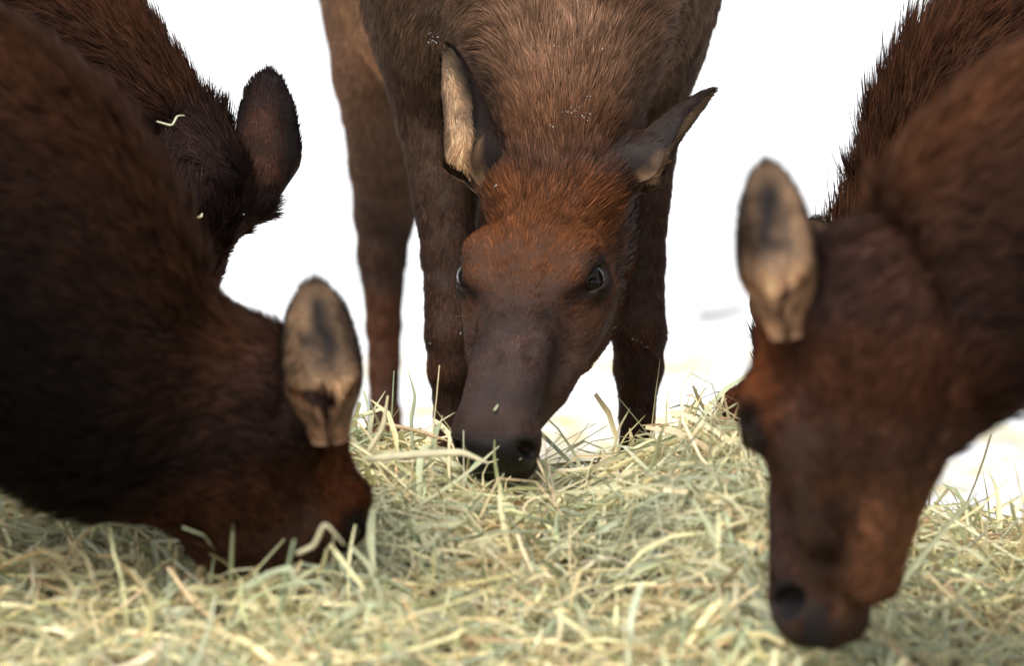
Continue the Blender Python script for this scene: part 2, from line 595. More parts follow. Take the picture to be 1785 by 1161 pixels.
    def head_d(s, p):
        d = np.full(len(p), 9.0)
        c = s.hp(0.21, -0.08, 0)
        m = np.linalg.norm(p - c, axis=1) < 0.46
        d[~m] = np.linalg.norm(p[~m] - c, axis=1) - 0.30
        q = p[m]
        if not len(q):
            return d
        hu, hv, hw = s.hl(q)
        aw = np.abs(hw)
        x = np.stack([hu + HU * smooth(hu, .19, .34), hv, aw], 1)     # mirrored head frame, unscaled
        e = s.head.sdf(q) / s.k
        I3 = np.eye(3)
        e = smin(e, cone(x, (0.140, -0.012, 0.064), (0.185, -0.014, 0.060), 0.028, 0.025), 0.032)     # brow and orbit
        e = smin(e, cone(x, (0.15, -0.066, 0.074), (0.32, -0.092, 0.042), 0.027, 0.018), 0.03)      # cheek bone
        e = smin(e, ell(x, (0.105, -0.125, 0.040), I3, (0.085, 0.062, 0.036)), 0.03)                 # jaw muscle
        e = smin(e, cone(x, (0.02 + s.eo[0], -0.030 + s.eo[1], 0.055), (0.00 + s.eo[0], -0.022 + s.eo[1], 0.078), 0.034, 0.024), 0.03)       # root of the ear
        e = smin(e, cone(x, (0.20, -0.022, 0.014), (0.43, -0.040, 0.018), 0.018, 0.023), 0.04)       # nasal bridge
        e = smin(e, ell(x, (0.446, -0.064, 0.033), I3, (0.030, 0.032, 0.023)), 0.016)                # nostril wing
        e = smin(e, ell(x, (0.442, -0.106, 0.016), I3, (0.036, 0.020, 0.030)), 0.014)                # lower lip and chin
        e = smax(e, -cone(x, (0.198, -0.018, 0.082), (0.290, 0.004, 0.034), 0.009, 0.007), 0.012)   # tear groove before the eye
        e = smax(e, -cone(x, (0.290, 0.004, 0.034), (0.345, -0.004, 0.034), 0.007, 0.005), 0.012)
        e = smax(e, -cone(x, (0.290, -0.055, 0.074), (0.385, -0.070, 0.066), 0.015, 0.013), 0.025)     # hollow of the cheek
        e = smax(e, -cone(x, (0.475, -0.099, 0.050), (0.375, -0.092, 0.056), 0.0045, 0.004), 0.007)  # mouth line
        e = smax(e, -cone(x, (0.492, -0.100, 0.0), (0.478, -0.099, 0.050), 0.004, 0.004), 0.006)
        nd = nrm(np.array([0.60, 0.20, 0.80]))
        e = smax(e, -ell(x, (0.464 + s.nu, -0.058, 0.045), [nd, nrm(np.cross(nd, (0.3, 0.9, -0.4))), nrm(np.cross(nd, np.cross(nd, (0.3, 0.9, -0.4))))], (0.024, 0.0085 * s.nk, 0.015 * s.nk)), 0.006)
        if s.jaw:
            e = smin(e, cone(x, (0.06, -0.200, 0.02), (0.385, -0.150, 0.014), 0.036 * s.jaw, 0.022 * s.jaw), 0.02)   # lowered chewing jaw
            e = smax(e, -cone(x, (0.47, -0.112, 0.052), (0.30, -0.132, 0.066), 0.011, 0.008), 0.010)
        e = smax(e, -cone(x, (0.492, -0.070, 0.0), (0.486, -0.100, 0.0), 0.004, 0.005), 0.008)        # groove of the upper lip
        # eyelids: bulge with an almond opening
        E = EYE_C
        g = nrm(np.array([0.20, 0.52, 0.83]))                # gaze
        al = nrm(np.array([0.82, 0.02, -0.50])); al = nrm(al - (al @ g) * g); sh = np.cross(g, al)
        e = smin(e, np.linalg.norm(x - E, axis=1) - EYE_R * 1.13, 0.014)
        e = smax(e, -ell(x, E + g * EYE_R * 1.0, [al, sh, g], (0.0300, 0.0118, 0.020)), 0.004)
        d[m] = e * s.k
        return d

    def parts(s, p):
        return s.head_d(p), s.neck.sdf(p), s.torso.sdf(p), s.leg_d(p)

    def sdf(s, p):
        h, n, t, l = s.parts(p)
        d = smin(n, t, 0.10)
        d = smin(d, l, 0.045)
        far = d > 0.3
        for sd in (1, -1):                                   # shoulder blade and haunch
            d = smin(d, ell(p, s.bp(-.10, .165 * sd, 1.0), [s.f, s.l, s.z], (.13, .085, .22)), 0.06)
            d = smin(d, ell(p, s.bp(-.98, .13 * sd, .98), [s.f, s.l, s.z], (.17, .11, .22)), 0.06)
        d = smin(d, cone(p, s.bp(-1.25, 0, 1.12), s.bp(-1.36, 0, 1.0), .035, .022), 0.04)   # tail
        return smin(d, h, s.bk)

    # ---- coat: colour, direction, length, lift, density at given points
    def coat(s, p, n):
        h, nk, t, lg = s.parts(p)
        W = np.exp(-np.clip(np.stack([h * 1.0, nk, t, lg], 1), -0.02, 1) / 0.016)
        W /= W.sum(1, keepdims=True)
        hu, hv, hw = s.hl(p)
        hu = hu + HU * smooth(hu, .19, .34)
        aw = np.abs(hw)
        N = len(p)
        n1 = vnoise(p * 22, s.seed + 1); n2 = vnoise(p * 70, s.seed + 2)
        # head colour
        base = np.array([.080, .034, .017]); ches = np.array([.152, .050, .015]); muz = np.array([.060, .034, .028]); ck = np.array([.105, .056, .036])
        black = np.array([.010, .008, .008])
        c = np.tile(base, (N, 1))

        def mix(c, col, w):
            return c * (1 - w)[:, None] + np.asarray(col) * w[:, None]
        c = mix(c, ches, smooth(hu, -.02, .05) * (1 - smooth(hu, .14, .26)) * smooth(hv, -.085, -.03) * (0.45 + 0.55 * n1) * (0.5 + 0.5 * np.maximum(smooth(aw, .015, .05), smooth(hu, .05, .1) * .5)))
        c = mix(c, ck, smooth(hu, .10, .16) * (1 - smooth(hu, .28, .38)) * smooth(-hv, .05, .09) * 0.75)
        c = mix(c, muz * 1.0, smooth(hu, .20, .32) * smooth(hv, -.10, -.03) * 0.85)
        c = c * (1 + (n1 - .5) * 0.7 * smooth(hu, .2, .3) + (vnoise(p * 45, s.seed + 7) - .5) * 0.4 * smooth(hu, .2, .3))[:, None]
        c = mix(c, base * 0.9, smooth(hu, .30, .40) * (1 - smooth(hv, -.10, -.05)) * 0.6)
        c = mix(c, (.20, .095, .045), smooth(hu, .16, .26) * (1 - smooth(hu, .42, .45)) * smooth(-hv, .105, .125) * 0.7)       # pale underside of the jaw
        c = mix(c, (.034, .021, .018), (1 - smooth(hu, -.005, .045)) * 0.85)                                      # dark poll
        E = EYE_C
        de = np.sqrt((hu - E[0]) ** 2 + (hv - E[1]) ** 2 + (aw - E[2]) ** 2)
        c = mix(c, (.022, .014, .011), (1 - smooth(de, .029, .044)) * 0.9)
        c = mix(c, (.035, .018, .012), (1 - smooth(np.abs(cone(np.stack([hu, hv, aw], 1), (.19, -.018, .080), (.290, .000, .034), .009, .005)), .0, .012)) * 0.85)  # dark tear line, with the shade of its groove painted in
        if s.jaw:
            c = mix(c, (.016, .010, .009), (1 - smooth(cone(np.stack([hu, hv, aw], 1), (.47, -.112, .050), (.26, -.135, .062), .008, .012), .0, .022)) * .7)  # painted shade along the groove between lip and jaw
            c = mix(c, (.27, .13, .062), smooth(hu, .20, .30) * (1 - smooth(hu, .44, .47)) * smooth(-hv, .152, .174) * .85)
        nose = smooth(hu, .452, .466) * smooth(hv, -.098, -.085) * (1 - smooth(hv, -.040, -.028))
        nose = np.maximum(nose, smooth(hu, .472, .482) * smooth(hv, -.1, -.09))
        lip = smooth(hu, .40, .43) * (1 - smooth(np.abs(hv + .098), .006, .018))
        nose = nose * s.pad
        nostr = 1 - smooth(np.sqrt((hu - .464 - s.nu) ** 2 + (hv + .058) ** 2 + (aw - .045) ** 2), .012 * s.nk, .019 * s.nk)
        c = mix(c, black, np.clip(nose + lip * 0.8 + nostr, 0, 1))
        ch = c * s.head_tone
        # neck colour: lighter crest, dark throat; top light and shade below painted in too
        tt, x, y, e, e0, a, b, tap, idx = s.neck.local(p)
        up = y / b
        cn = mix(np.tile(np.array([.052, .024, .013]), (N, 1)), (.115, .048, .020), smooth(up, .2, .95) * (0.55 + 0.45 * n1))
        cn = mix(cn, (.25, .145, .092), s.neck_light * (0.45 + 0.55 * n1) * (1 - smooth(tt, .62, .90)))
        cn = mix(cn, (.019, .012, .010), np.clip(smooth(-up, -.35, .45) * s.throat_dark, 0, 1))
        cn = mix(cn, (.034, .021, .018), smooth(tt, .80, .96) * 0.65 * s.neck_light)
        # torso
        rel = p - s.base
        sb = rel @ s.f; lb = rel @ s.l; zb = p[:, 2]
        ct = mix(np.tile(np.array([.180, .104, .064]), (N, 1)), (.28, .170, .106), smooth(n1, .35, .75) * 0.6)
        ct = mix(ct, (.46, .23, .115), (1 - smooth(zb, .70, 1.20)) * smooth(-sb, .12, .3) * (1 - smooth(-sb, .95, 1.1)) * 0.85)
        ct = mix(ct, (.55, .40, .24), smooth(-sb, 1.1, 1.2) * smooth(zb, .75, .85))                               # pale rump
        # legs
        cl = mix(np.tile(np.array([.074, .039, .026]), (N, 1)), (.135, .055, .028), smooth(n1, .3, .8) * (1 - smooth(zb, .30, .50)))
        cl = mix(cl, (.125, .072, .047), smooth(zb, .52, .75) * 0.9)
        cl = mix(cl, (.21, .112, .066), smooth(-sb, .7, .8) * smooth(zb, .42, .75) * 0.85)
        col = W[:, :1] * ch + W[:, 1:2] * cn + W[:, 2:3] * ct + W[:, 3:] * cl
        col = col * s.tone * (0.82 + 0.36 * n2)[:, None]
        # direction of growth
        fh = -s.u[None] * 1.0 + np.outer(np.sign(hw) * smooth(aw, .0, .06) * 0.45, s.w) + np.outer(-smooth(-hv, .03, .12) * 0.7, s.v)
        fn = -s.neck.T[idx] * 1.0 - s.neck.U[idx] * (0.35 * np.abs(x) / a)[:, None]
        ft = -s.f[None] * 1.0 - np.outer(0.25 + 0.5 * smooth(np.abs(lb), .05, .25), s.z)
        fl = np.tile(-s.z, (N, 1)) - s.f[None] * 0.15
        fl_ = W[:, :1] * fh + W[:, 1:2] * fn + W[:, 2:3] * ft + W[:, 3:] * fl
        # length and lift
        lh = np.interp(hu, [-.05, .02, .10, .17, .26, .36, .46], [.030, .028, .019, .011, .010, .009, .006])
        lh = lh * np.where(hv < -.05, 0.85, 1.0) + 0.008 * smooth(-hv, .10, .15) * (1 - smooth(hu, .36, .42))
        ln = (np.interp(tt, [0, .4, .7, .9, 1], [.026, .036, .042, .038, .030]) + .012 * smooth(np.abs(up), .4, 1.0)) * s.shaggy
        lt = np.full(N, .022); ll = np.interp(zb, [0, .4, .7, 1.0], [.008, .010, .013, .02])
        ln_ = W[:, 0] * lh + W[:, 1] * ln + W[:, 2] * lt + W[:, 3] * ll
        lift = W[:, 0] * np.interp(hu, [-.05, .05, .12, .25], [.62, .44, .28, .26]) + W[:, 1] * (0.48 + 0.25 * (s.shaggy - 1) + 0.12 * smooth(np.abs(up), .5, 1)) + W[:, 2] * .36 + W[:, 3] * .28
        den = W[:, 0] * np.interp(hu, [0, .2, .45], [130, 200, 260]) + W[:, 1] * 85 * s.hi + W[:, 2] * 110 * s.body_den + W[:, 3] * 160 * max(s.body_den, 0.15)
        bare = np.clip(nose + lip * 0.6 + nostr + (1 - smooth(de, .0255, .028)), 0, 1)
        den = den * (1 - smooth(bare, .3, .7))
        shine = np.clip(nose + (1 - smooth(de, .026, .030)), 0, 1)
        return col, fl_, ln_, lift, den * 1000.0, shine

    def build(s):
        t0 = time.time()
        root = bpy.data.objects.new(s.name, None)
        C.objects.link(root)
        root.location = s.base
        root.empty_display_size = 0.1
        root['label'] = s.label; root['category'] = 'elk'; root['group'] = 'elk feeding around the heap of hay'
        V, Q = polygonise(s.sdf, s.lo, s.hi_, s.flo, s.fhi, 0.013, 0.0055)
        n = vert_normals(V, Q)
        col, flow, ln, lift, den, shine = s.coat(V, n)
        c4 = np.concatenate([col * 0.55, shine[:, None]], 1)
        body = mesh_obj('body', V - s.base, Q, M_SKIN, root, c4)
        t1 = time.time()
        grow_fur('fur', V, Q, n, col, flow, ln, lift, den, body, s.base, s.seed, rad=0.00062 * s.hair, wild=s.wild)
        # eyes
        ev, ef = uv_sphere(24, 16)
        for sd in (1, -1):
            cc = s.hp(EYE_C[0], EYE_C[1], EYE_C[2] * sd)
            eo = mesh_obj('eye', ev * EYE_R * s.k, ef, M_EYE, root)
            eo.location = cc - s.base
        for hpos in s.hooves:
            hoof(hpos - s.base, s.f, s.l, root)
        for e in s.ears:
            make_ear(s, root, *e)
        print(s.name, len(V), 'verts', 'eyeL', proj(s.hp(*EYE_C)), 'eyeR', proj(s.hp(EYE_C[0], EYE_C[1], -EYE_C[2])), 'nose', proj(s.hp(.48, -.06, 0)), 'poll', proj(s.poll),
              'jaw', proj(s.hp(.08, -.2, 0)), 'mesh %.1f' % (t1 - t0), 'total %.1f' % (time.time() - t0))
        return root


def vert_normals(V, Q):
    a = V[Q[:, 2]] - V[Q[:, 0]]; b = V[Q[:, 3]] - V[Q[:, 1]]
    fn = np.cross(a, b)
    n = np.zeros_like(V)
    for k in range(4):
        np.add.at(n, Q[:, k], fn)
    return nrm(n)


def uv_sphere(nu, nv):
    v = [(0, 0, 1)]
    for j in range(1, nv):
        for i in range(nu):
            a, b = math.pi * j / nv, 2 * math.pi * i / nu
            v.append((math.sin(a) * math.cos(b), math.sin(a) * math.sin(b), math.cos(a)))
    v.append((0, 0, -1))
    f = []
    for i in range(nu):
        f.append((0, 1 + i, 1 + (i + 1) % nu))
        b0 = 1 + (nv - 2) * nu
        f.append((len(v) - 1, b0 + (i + 1) % nu, b0 + i))
    for j in range(nv - 2):
        for i in range(nu):
            a = 1 + j * nu + i; b = 1 + j * nu + (i + 1) % nu
            f.append((a, a + nu, b + nu)); f.append((a, b + nu, b))
    return np.array(v), np.array(f)


def grow_fur(name, V, Q, n, col, flow, ln, lift, den, parent, base, seed, rad=0.00062, npts=5, wild=1.0):
    r = np.random.default_rng(seed + 100)
    T = np.concatenate([Q[:, [0, 1, 2]], Q[:, [0, 2, 3]]]) if Q.shape[1] == 4 else Q
    A = 0.5 * np.linalg.norm(np.cross(V[T[:, 1]] - V[T[:, 0]], V[T[:, 2]] - V[T[:, 0]]), axis=1)
    lam = A * den[T].mean(1)
    cnt = r.poisson(lam)
    ti = np.repeat(np.arange(len(T)), cnt)
    N = len(ti)
    b = r.random((N, 2)); fl = b.sum(1) > 1; b[fl] = 1 - b[fl]
    w = np.stack([1 - b.sum(1), b[:, 0], b[:, 1]], 1)

    def it(A_):
        return (A_[T[ti]] * (w[:, :, None] if A_.ndim == 2 else w)).sum(1)
    p = it(V); nn = nrm(it(n)); cc = it(col); ff = it(flow); L = it(ln); lf = it(lift)
    ff = nrm(ff - (ff * nn).sum(1, keepdims=True) * nn)
    side = np.cross(nn, ff)
    # tufts: neighbouring hairs lean together
    sc = np.clip(0.55 / np.maximum(L, .004), 14, 90)          # tuft size follows the length of the hair
    q = p * 60
    j1 = vnoise(q, seed + 11) - .5; j2 = vnoise(q, seed + 12) - .5; j3 = vnoise(p * 140, seed + 13) - .5
    k1 = vnoise(p * 25, seed + 14) - .5
    lf = lf + wild * j2 * 0.5 + r.normal(0, .09, N)
    d = nrm(ff + side * (wild * (j1 * 0.8 + k1 * 0.7 + j3 * 0.6) + r.normal(0, .10, N))[:, None])
    L = L * np.clip(1 + j2 * 0.5 + r.normal(0, .16, N), .35, 1.6)
    tip = cc * np.exp(0.55 * j3 + 0.35 * j1 + r.normal(0, .36, N))[:, None]
    tip = np.clip(tip, .003, .9)
    S = np.linspace(0, 1, npts)
    cl, sl = np.cos(lf)[:, None], np.sin(lf)[:, None]
    pts = np.empty((N, npts, 3))
    for i, t in enumerate(S):
        pts[:, i] = p - nn * 0.001 + L[:, None] * (d * (cl * t + sl * 0.30 * t * t) + nn * (sl * (t - 0.30 * t * t)) + np.array([0, 0, -1.0]) * 0.06 * t * t)
    rad_ = rad * np.array([1.0, 0.95, 0.8, 0.55, 0.12])[None] * (0.7 + 0.6 * r.random((N, 1))) * np.clip(L / .02, .85, 1.35)[:, None]
    return hair_obj(name, pts - base, rad_, tip, nrm(nn + d * 0.25 + r.normal(0, .12, (N, 3))), M_FUR, parent)


def hoof(pos, f, l, root):
    """cloven hoof: two pointed toes"""
    V, F = [], []
    for sd in (1, -1):
        rings = []
        for zz, sx, sy in ((0.0, 1.0, 1.0), (0.03, .92, .95), (0.065, .72, .85), (.075, .5, .6)):
            ring = []
            for a in np.linspace(0, 2 * math.pi, 12, endpoint=False):
                x = math.cos(a); y = math.sin(a)
                fx = (0.052 if x > 0 else 0.04) * x * sx + (0.012 - zz * 0.45)
                fy = 0.021 * y * sy * (1 - 0.35 * max(x, 0)) + sd * 0.023
                ring.append(len(V)); V.append(pos + f * fx + l * fy + np.array([0, 0, zz]))
            rings.append(ring)
        for a, b in zip(rings[:-1], rings[1:]):
            for i in range(12):
                F.append((a[i], a[(i + 1) % 12], b[(i + 1) % 12], b[i]))
        for ring in (rings[0][::-1], rings[-1]):
            for i in range(0, 10, 2):
                F.append((ring[0], ring[i + 1], ring[i + 2], ring[min(i + 3, 11)]) if i + 3 <= 11 else (ring[0], ring[i + 1], ring[i + 2], ring[i + 2]))
    F = [q for q in F if len(set(q)) == 4]
    return mesh_obj('hoof', np.array(V), np.array(F), M_HOOF, root)


def make_ear(elk, root, side, axis, opening, length=0.205, width=0.048, twist=0.0, cup=1.0, base_off=(0, 0, 0)):
    """leaf-shaped cupped ear on the root of the ear bump"""
    a = nrm(axis); o_ = np.asarray(opening, float); o_ = nrm(o_ - (o_ @ a) * a); b = np.cross(a, o_)
    base = elk.hp(-0.008 + base_off[0], -0.022 + base_off[1], (0.080 + base_off[2]) * side)
    k = elk.k
    ns, ntt = 26, 19
    S = np.linspace(0, 1, ns)
    W = np.interp(S, [0, .05, .12, .2, .35, .5, .65, .8, .9, .96, 1.0], [.46, .50, .58, .72, .95, 1.0, .93, .76, .54, .36, .08]) * width * k
    PH = np.interp(S, [0, .12, .22, .36, .6, 1.0], [3.05, 2.98, 2.6, 1.75, 1.2, .8]) * cup
    Tt = np.linspace(-1, 1, ntt)
    outer = np.zeros((ns, ntt, 3)); nor = np.zeros((ns, ntt, 3)); tan_ = np.zeros((ns, ntt, 3))
    for i in range(ns):
        R = W[i] / math.sin(min(PH[i], 1.5))
        dep = R + (0.35 * W[i] - R) * float(smooth(S[i], .05, .42))
        for j in range(ntt):
            ph = Tt[j] * PH[i]
            cen = base + a * (S[i] * (length + 0.02) * k - 0.024) - o_ * (0.10 * width * k * math.sin(S[i] * 3.1)) + o_ * (-0.03 * (S[i] ** 2))
            outer[i, j] = cen + b * R * math.sin(ph) + o_ * (R * (1 - math.cos(ph)) - dep)
            nor[i, j] = b * math.sin(ph) - o_ * math.cos(ph)
            tan_[i, j] = b * math.cos(ph) + o_ * math.sin(ph)
    nor = nrm(nor)
    thick = 0.0045 * k * np.interp(S, [0, .5, 1], [1.6, 1.0, .7])[:, None] * (1 - 0.75 * np.abs(Tt)[None] ** 4)
    inner = outer - nor * thick[..., None]
    V = np.concatenate([outer.reshape(-1, 3), inner.reshape(-1, 3)])
    m = ns * ntt
    ii = np.arange(m).reshape(ns, ntt)
    F = []
    for i in range(ns - 1):
        for j in range(ntt - 1):
            F.append((ii[i, j], ii[i, j + 1], ii[i + 1, j + 1], ii[i + 1, j]))
            F.append((m + ii[i, j], m + ii[i + 1, j], m + ii[i + 1, j + 1], m + ii[i, j + 1]))
    rim = [ii[i, 0] for i in range(ns)] + [ii[-1, j] for j in range(1, ntt)] + [ii[i, -1] for i in range(ns - 2, -1, -1)] + [ii[0, j] for j in range(ntt - 2, 0, -1)]
    for p_, q_ in zip(rim, rim[1:] + rim[:1]):
        F.append((p_, m + p_, m + q_, q_))
    F = np.array(F)
    fc = V[F].mean(1)
    # outward winding check on the outer shell
    n0 = np.cross(V[F[0, 1]] - V[F[0, 0]], V[F[0, 3]] - V[F[0, 0]])
    if n0 @ nor[0, 0] < 0:
        F = F[:, ::-1].copy()
    Sg, Tg = np.meshgrid(S, np.abs(Tt), indexing='ij')
    Sf, Tf = np.r_[Sg.ravel(), Sg.ravel()], np.r_[Tg.ravel(), Tg.ravel()]
    isin = np.r_[np.zeros(m), np.ones(m)]
    nz = vnoise(V * 45, 3)

    def mix(c, colr, w):
        return c * (1 - w)[:, None] + np.asarray(colr) * w[:, None]
    co = np.tile(np.array([.026, .016, .013]), (2 * m, 1))
    co = mix(co, (.125, .058, .034), (1 - smooth(Tf, .2, .7)) * smooth(Sf, .1, .3) * (1 - smooth(Sf, .6, .95)) * 0.9 * elk.ear_brown)
    co = mix(co, (.016, .011, .010), smooth(Tf, .75, .95) * 0.8)
    sT = np.r_[np.tile(Tt, ns), np.tile(Tt, ns)] * side
    co = mix(co, (.50, .29, .15), smooth(Tf + (nz - .5) * .3, elk.ear_tan, elk.ear_tan + .3) * (1 - smooth(Tf, .90, 1.0) * .6) * (1 - smooth(Sf, .28, .44)))
    cin = np.tile(np.array([.46, .30, .18]), (2 * m, 1))
    cin = mix(cin, (.34, .20, .12), smooth(nz, .35, .75) * 0.6)
    hollow = (1 - smooth(np.abs(sT + .15 + (nz - .5) * .5), .02, .85)) * smooth(Sf + (nz - .5) * .15, .30, .54) * (1 - smooth(Sf, .80, 1.03))  # dark inner skin, shifted sideways towards the painted shaded half
    cin = mix(cin, (.022, .015, .013), hollow)
    cin = mix(cin, (.66, .40, .21), (1 - smooth(Sf, .20, .46)) * 0.85)
    cin = mix(cin, (.12, .06, .035), (1 - smooth(np.abs(sT), .0, .16)) * (1 - smooth(Sf, .16, .38)) * 0.6)     # cleft between the tufts at the base
    cin = mix(cin, (.030, .020, .017), smooth(Tf, .86, 1.0) * smooth(Sf, .28, .45) * 0.85)
    cin = mix(cin, (.032, .021, .018), smooth(-sT, .45, .8) * smooth(Sf, .34, .5) * (1 - smooth(Sf, .8, .95)) * .8)  # one half of the cup coloured dark as painted shade
    cin = mix(cin, (.14, .08, .05), smooth(Sf, .82, 1.0) * 0.6)
    col = co * (1 - isin)[:, None] + cin * isin[:, None]
    col = col * (elk.tone * (1 - isin * .6)[:, None] + (isin * .6)[:, None]) * (0.7 + 0.6 * nz)[:, None] * (0.75 + 0.5 * vnoise(V * 130, 17))[:, None]
    n = np.concatenate([nor.reshape(-1, 3), -nor.reshape(-1, 3)])
    ear = mesh_obj('ear', V - elk.base, F, M_SKIN, root, np.concatenate([col * 0.75, np.zeros((2 * m, 1))], 1))
    sgnT = np.r_[np.tile(Tt, ns), np.tile(Tt, ns)]
    tt_ = np.concatenate([tan_.reshape(-1, 3)] * 2)
    flow = np.tile(a, (2 * m, 1)) - (isin * np.sign(sgnT) * 0.9 * smooth(Tf, .25, .8))[:, None] * tt_
    ln = np.where(isin > 0, .007 + .009 * smooth(Tf, .35, .8) * (1 - smooth(Sf, .6, .95)) + .014 * (1 - smooth(Sf, .15, .42)), .009 + .016 * (1 - smooth(Sf, .05, .40)))
    lift = np.where(isin > 0, .28, .28) + .10 * smooth(Tf, .8, 1)
    den = np.where(isin > 0, 180e3 * (0.25 + 0.75 * np.maximum(smooth(Tf, .3, .6), 1 - smooth(Sf, .25, .45))), 190e3)
    grow_fur('fur', V, F, n, col, flow, ln, lift, den * 1.5, ear, elk.base, elk.seed + (3 if side > 0 else 5), rad=0.0005, wild=0.4)
    print('   ear', 'L' if side > 0 else 'R', 'base', proj(base), 'tip', proj(base + a * length * k))
    return ear


R = math.radians

# the one in the middle, facing the camera
elks = []


def poll_for(k, u, v, eye_mid):
    """poll position that puts the midpoint between the eyes at the given point"""
    u = nrm(u); v = np.asarray(v, float); v = nrm(v - (v @ u) * u)
    return np.asarray(eye_mid) - k * (EYE_C[0] * u + EYE_C[1] * v)


U1, V1 = (-0.205, -0.72, -0.66), (-0.19, -0.65, 0.73)
elks.append(Elk('elk', 'brown elk in the middle facing the camera, both ears and forelegs in view',
    base=(0.055, 0.40), yaw=R(-84), poll=poll_for(1.10, U1, V1, at(925, 486, 0.0)), u=U1, v=V1, scale=1.10,
    neck_mid=[np.array([0.085, 0.30, 0.88])],
    ears=[(-1, (-0.47, 0.10, 0.88), (-0.84, -0.46, -0.35), .178, .058, 0, 0.88, (-.006, 0, .010)), (1, (0.82, 0.28, 0.47), (0.34, -0.36, -0.87), .165, .058, 0, 0.88, (-.016, 0, .004))],
    hi=2.8, body_den=1.9, neck_light=0.95, throat_dark=0.1, seed=1, shaggy=0.50, hind_in=(.11, -.03), hair=0.62, wild=0.45, ear_tan=0.84))

# the near one on the left
elks.append(Elk('elk', 'dark elk at the left front with its muzzle buried in the hay',
    base=(-1.32, -0.95), yaw=R(16), poll=at(566, 660, -0.62), u=(0.0, 0.50, -0.86), v=(0.84, 0.48, 0.30), scale=1.08,
    neck_mid=[at(-50, 360, -0.78), at(215, 640, -0.70)], neck_k=1.27,
    ears=[(-1, (-0.10, -0.10, 1.0), (0.05, -1.0, -0.1), .172, .049, 0, 1.0, (-.016, -.040, .026)), (1, (-.2, 0.9, -0.2), (0.6, 0.3, -0.5))],
    hi=0.8, body_den=0.2, throat_dark=1.15, seed=2, blend=0.07, neck_end=1.0, head_tone=1.6, tone=(.42, .38, .38)))

# the far one on the left
elks.append(Elk('elk', 'brown elk at the left back, ear and mane behind the nearest dark elk',
    base=(-1.10, 0.05), yaw=R(12), poll=at(372, 290, 0.16), u=(-0.46, 0.46, -0.76), v=(0.30, 0.85, 0.33), scale=1.0,
    neck_mid=[at(65, 130, 0.12), at(255, 305, 0.13)], neck_k=0.95,
    ears=[(-1, (0.16, -0.12, 0.97), (0.30, 0.95, 0.1), .20, .050), (1, (-.2, 0.9, -0.2), (0.6, 0.3, -0.5))],
    hi=1.3, body_den=0.2, throat_dark=0.5, seed=3, ear_brown=1.0, ear_tan=0.72, hair=0.85, shaggy=1.05, tone=(.62, .58, .62)))

# the near one on the right
elks.append(Elk('elk', 'dark elk at the right front with its nostril just above the hay',
    base=(1.50, -1.3), yaw=R(168), poll=at(1385, 482, -1.1), u=(-0.035, 0.26, -0.96), v=(-0.72, 0.66, 0.18), scale=1.02, jaw=1.0, nostril=1.7, pad=0.3, nostril_back=0.042,
    neck_mid=[at(1860, 330, -1.15), at(1590, 545, -1.12)], neck_k=0.98,
    ears=[(1, (-0.14, -0.12, 0.98), (-0.10, -0.98, -0.1), .185, .048, 0, 1.0, (.012, -.052, .022)), (-1, (.2, 0.9, -0.2), (-0.6, 0.3, -0.5))],
    hi=0.8, body_den=0.2, throat_dark=0.5, seed=4, blend=0.075, neck_end=1.04, tone=(.76, .69, .70)))

# the far one on the right
elks.append(Elk('elk', 'shaggy maned elk at the right back, face half hidden behind the nearer one',
    base=(1.55, 0.30), yaw=R(172), poll=at(1392, 572, 0.20), u=(-0.42, 0.35, -0.84), v=(-0.72, 0.62, 0.30), scale=1.0,
    neck_mid=[at(1800, 190, 0.2), at(1625, 450, 0.2)], neck_k=1.0,
    ears=[(1, (0.2, -0.5, 0.8), (-0.5, -0.8, 0.0)), (-1, (.9, 0.5, -0.2), (-0.6, 0.3, -0.5))],
    hi=1.2, body_den=0.2, throat_dark=0.4, seed=5, shaggy=1.6, wild=1.4, tone=(.48, .44, .47)))

for e in elks:
    e.build()
print('elks', time.time() - T0)


# ------------------------------------------------------------------ hay
HAY_COL = np.array([(.76, .65, .42), (.70, .62, .39), (.60, .57, .37), (.47, .48, .33), (.36, .40, .28), (.82, .74, .54), (.66, .49, .30), (.40, .27, .17), (.56, .58, .45)])
HAY_W = np.array([.18, .14, .19, .17, .11, .09, .04, .03, .05])


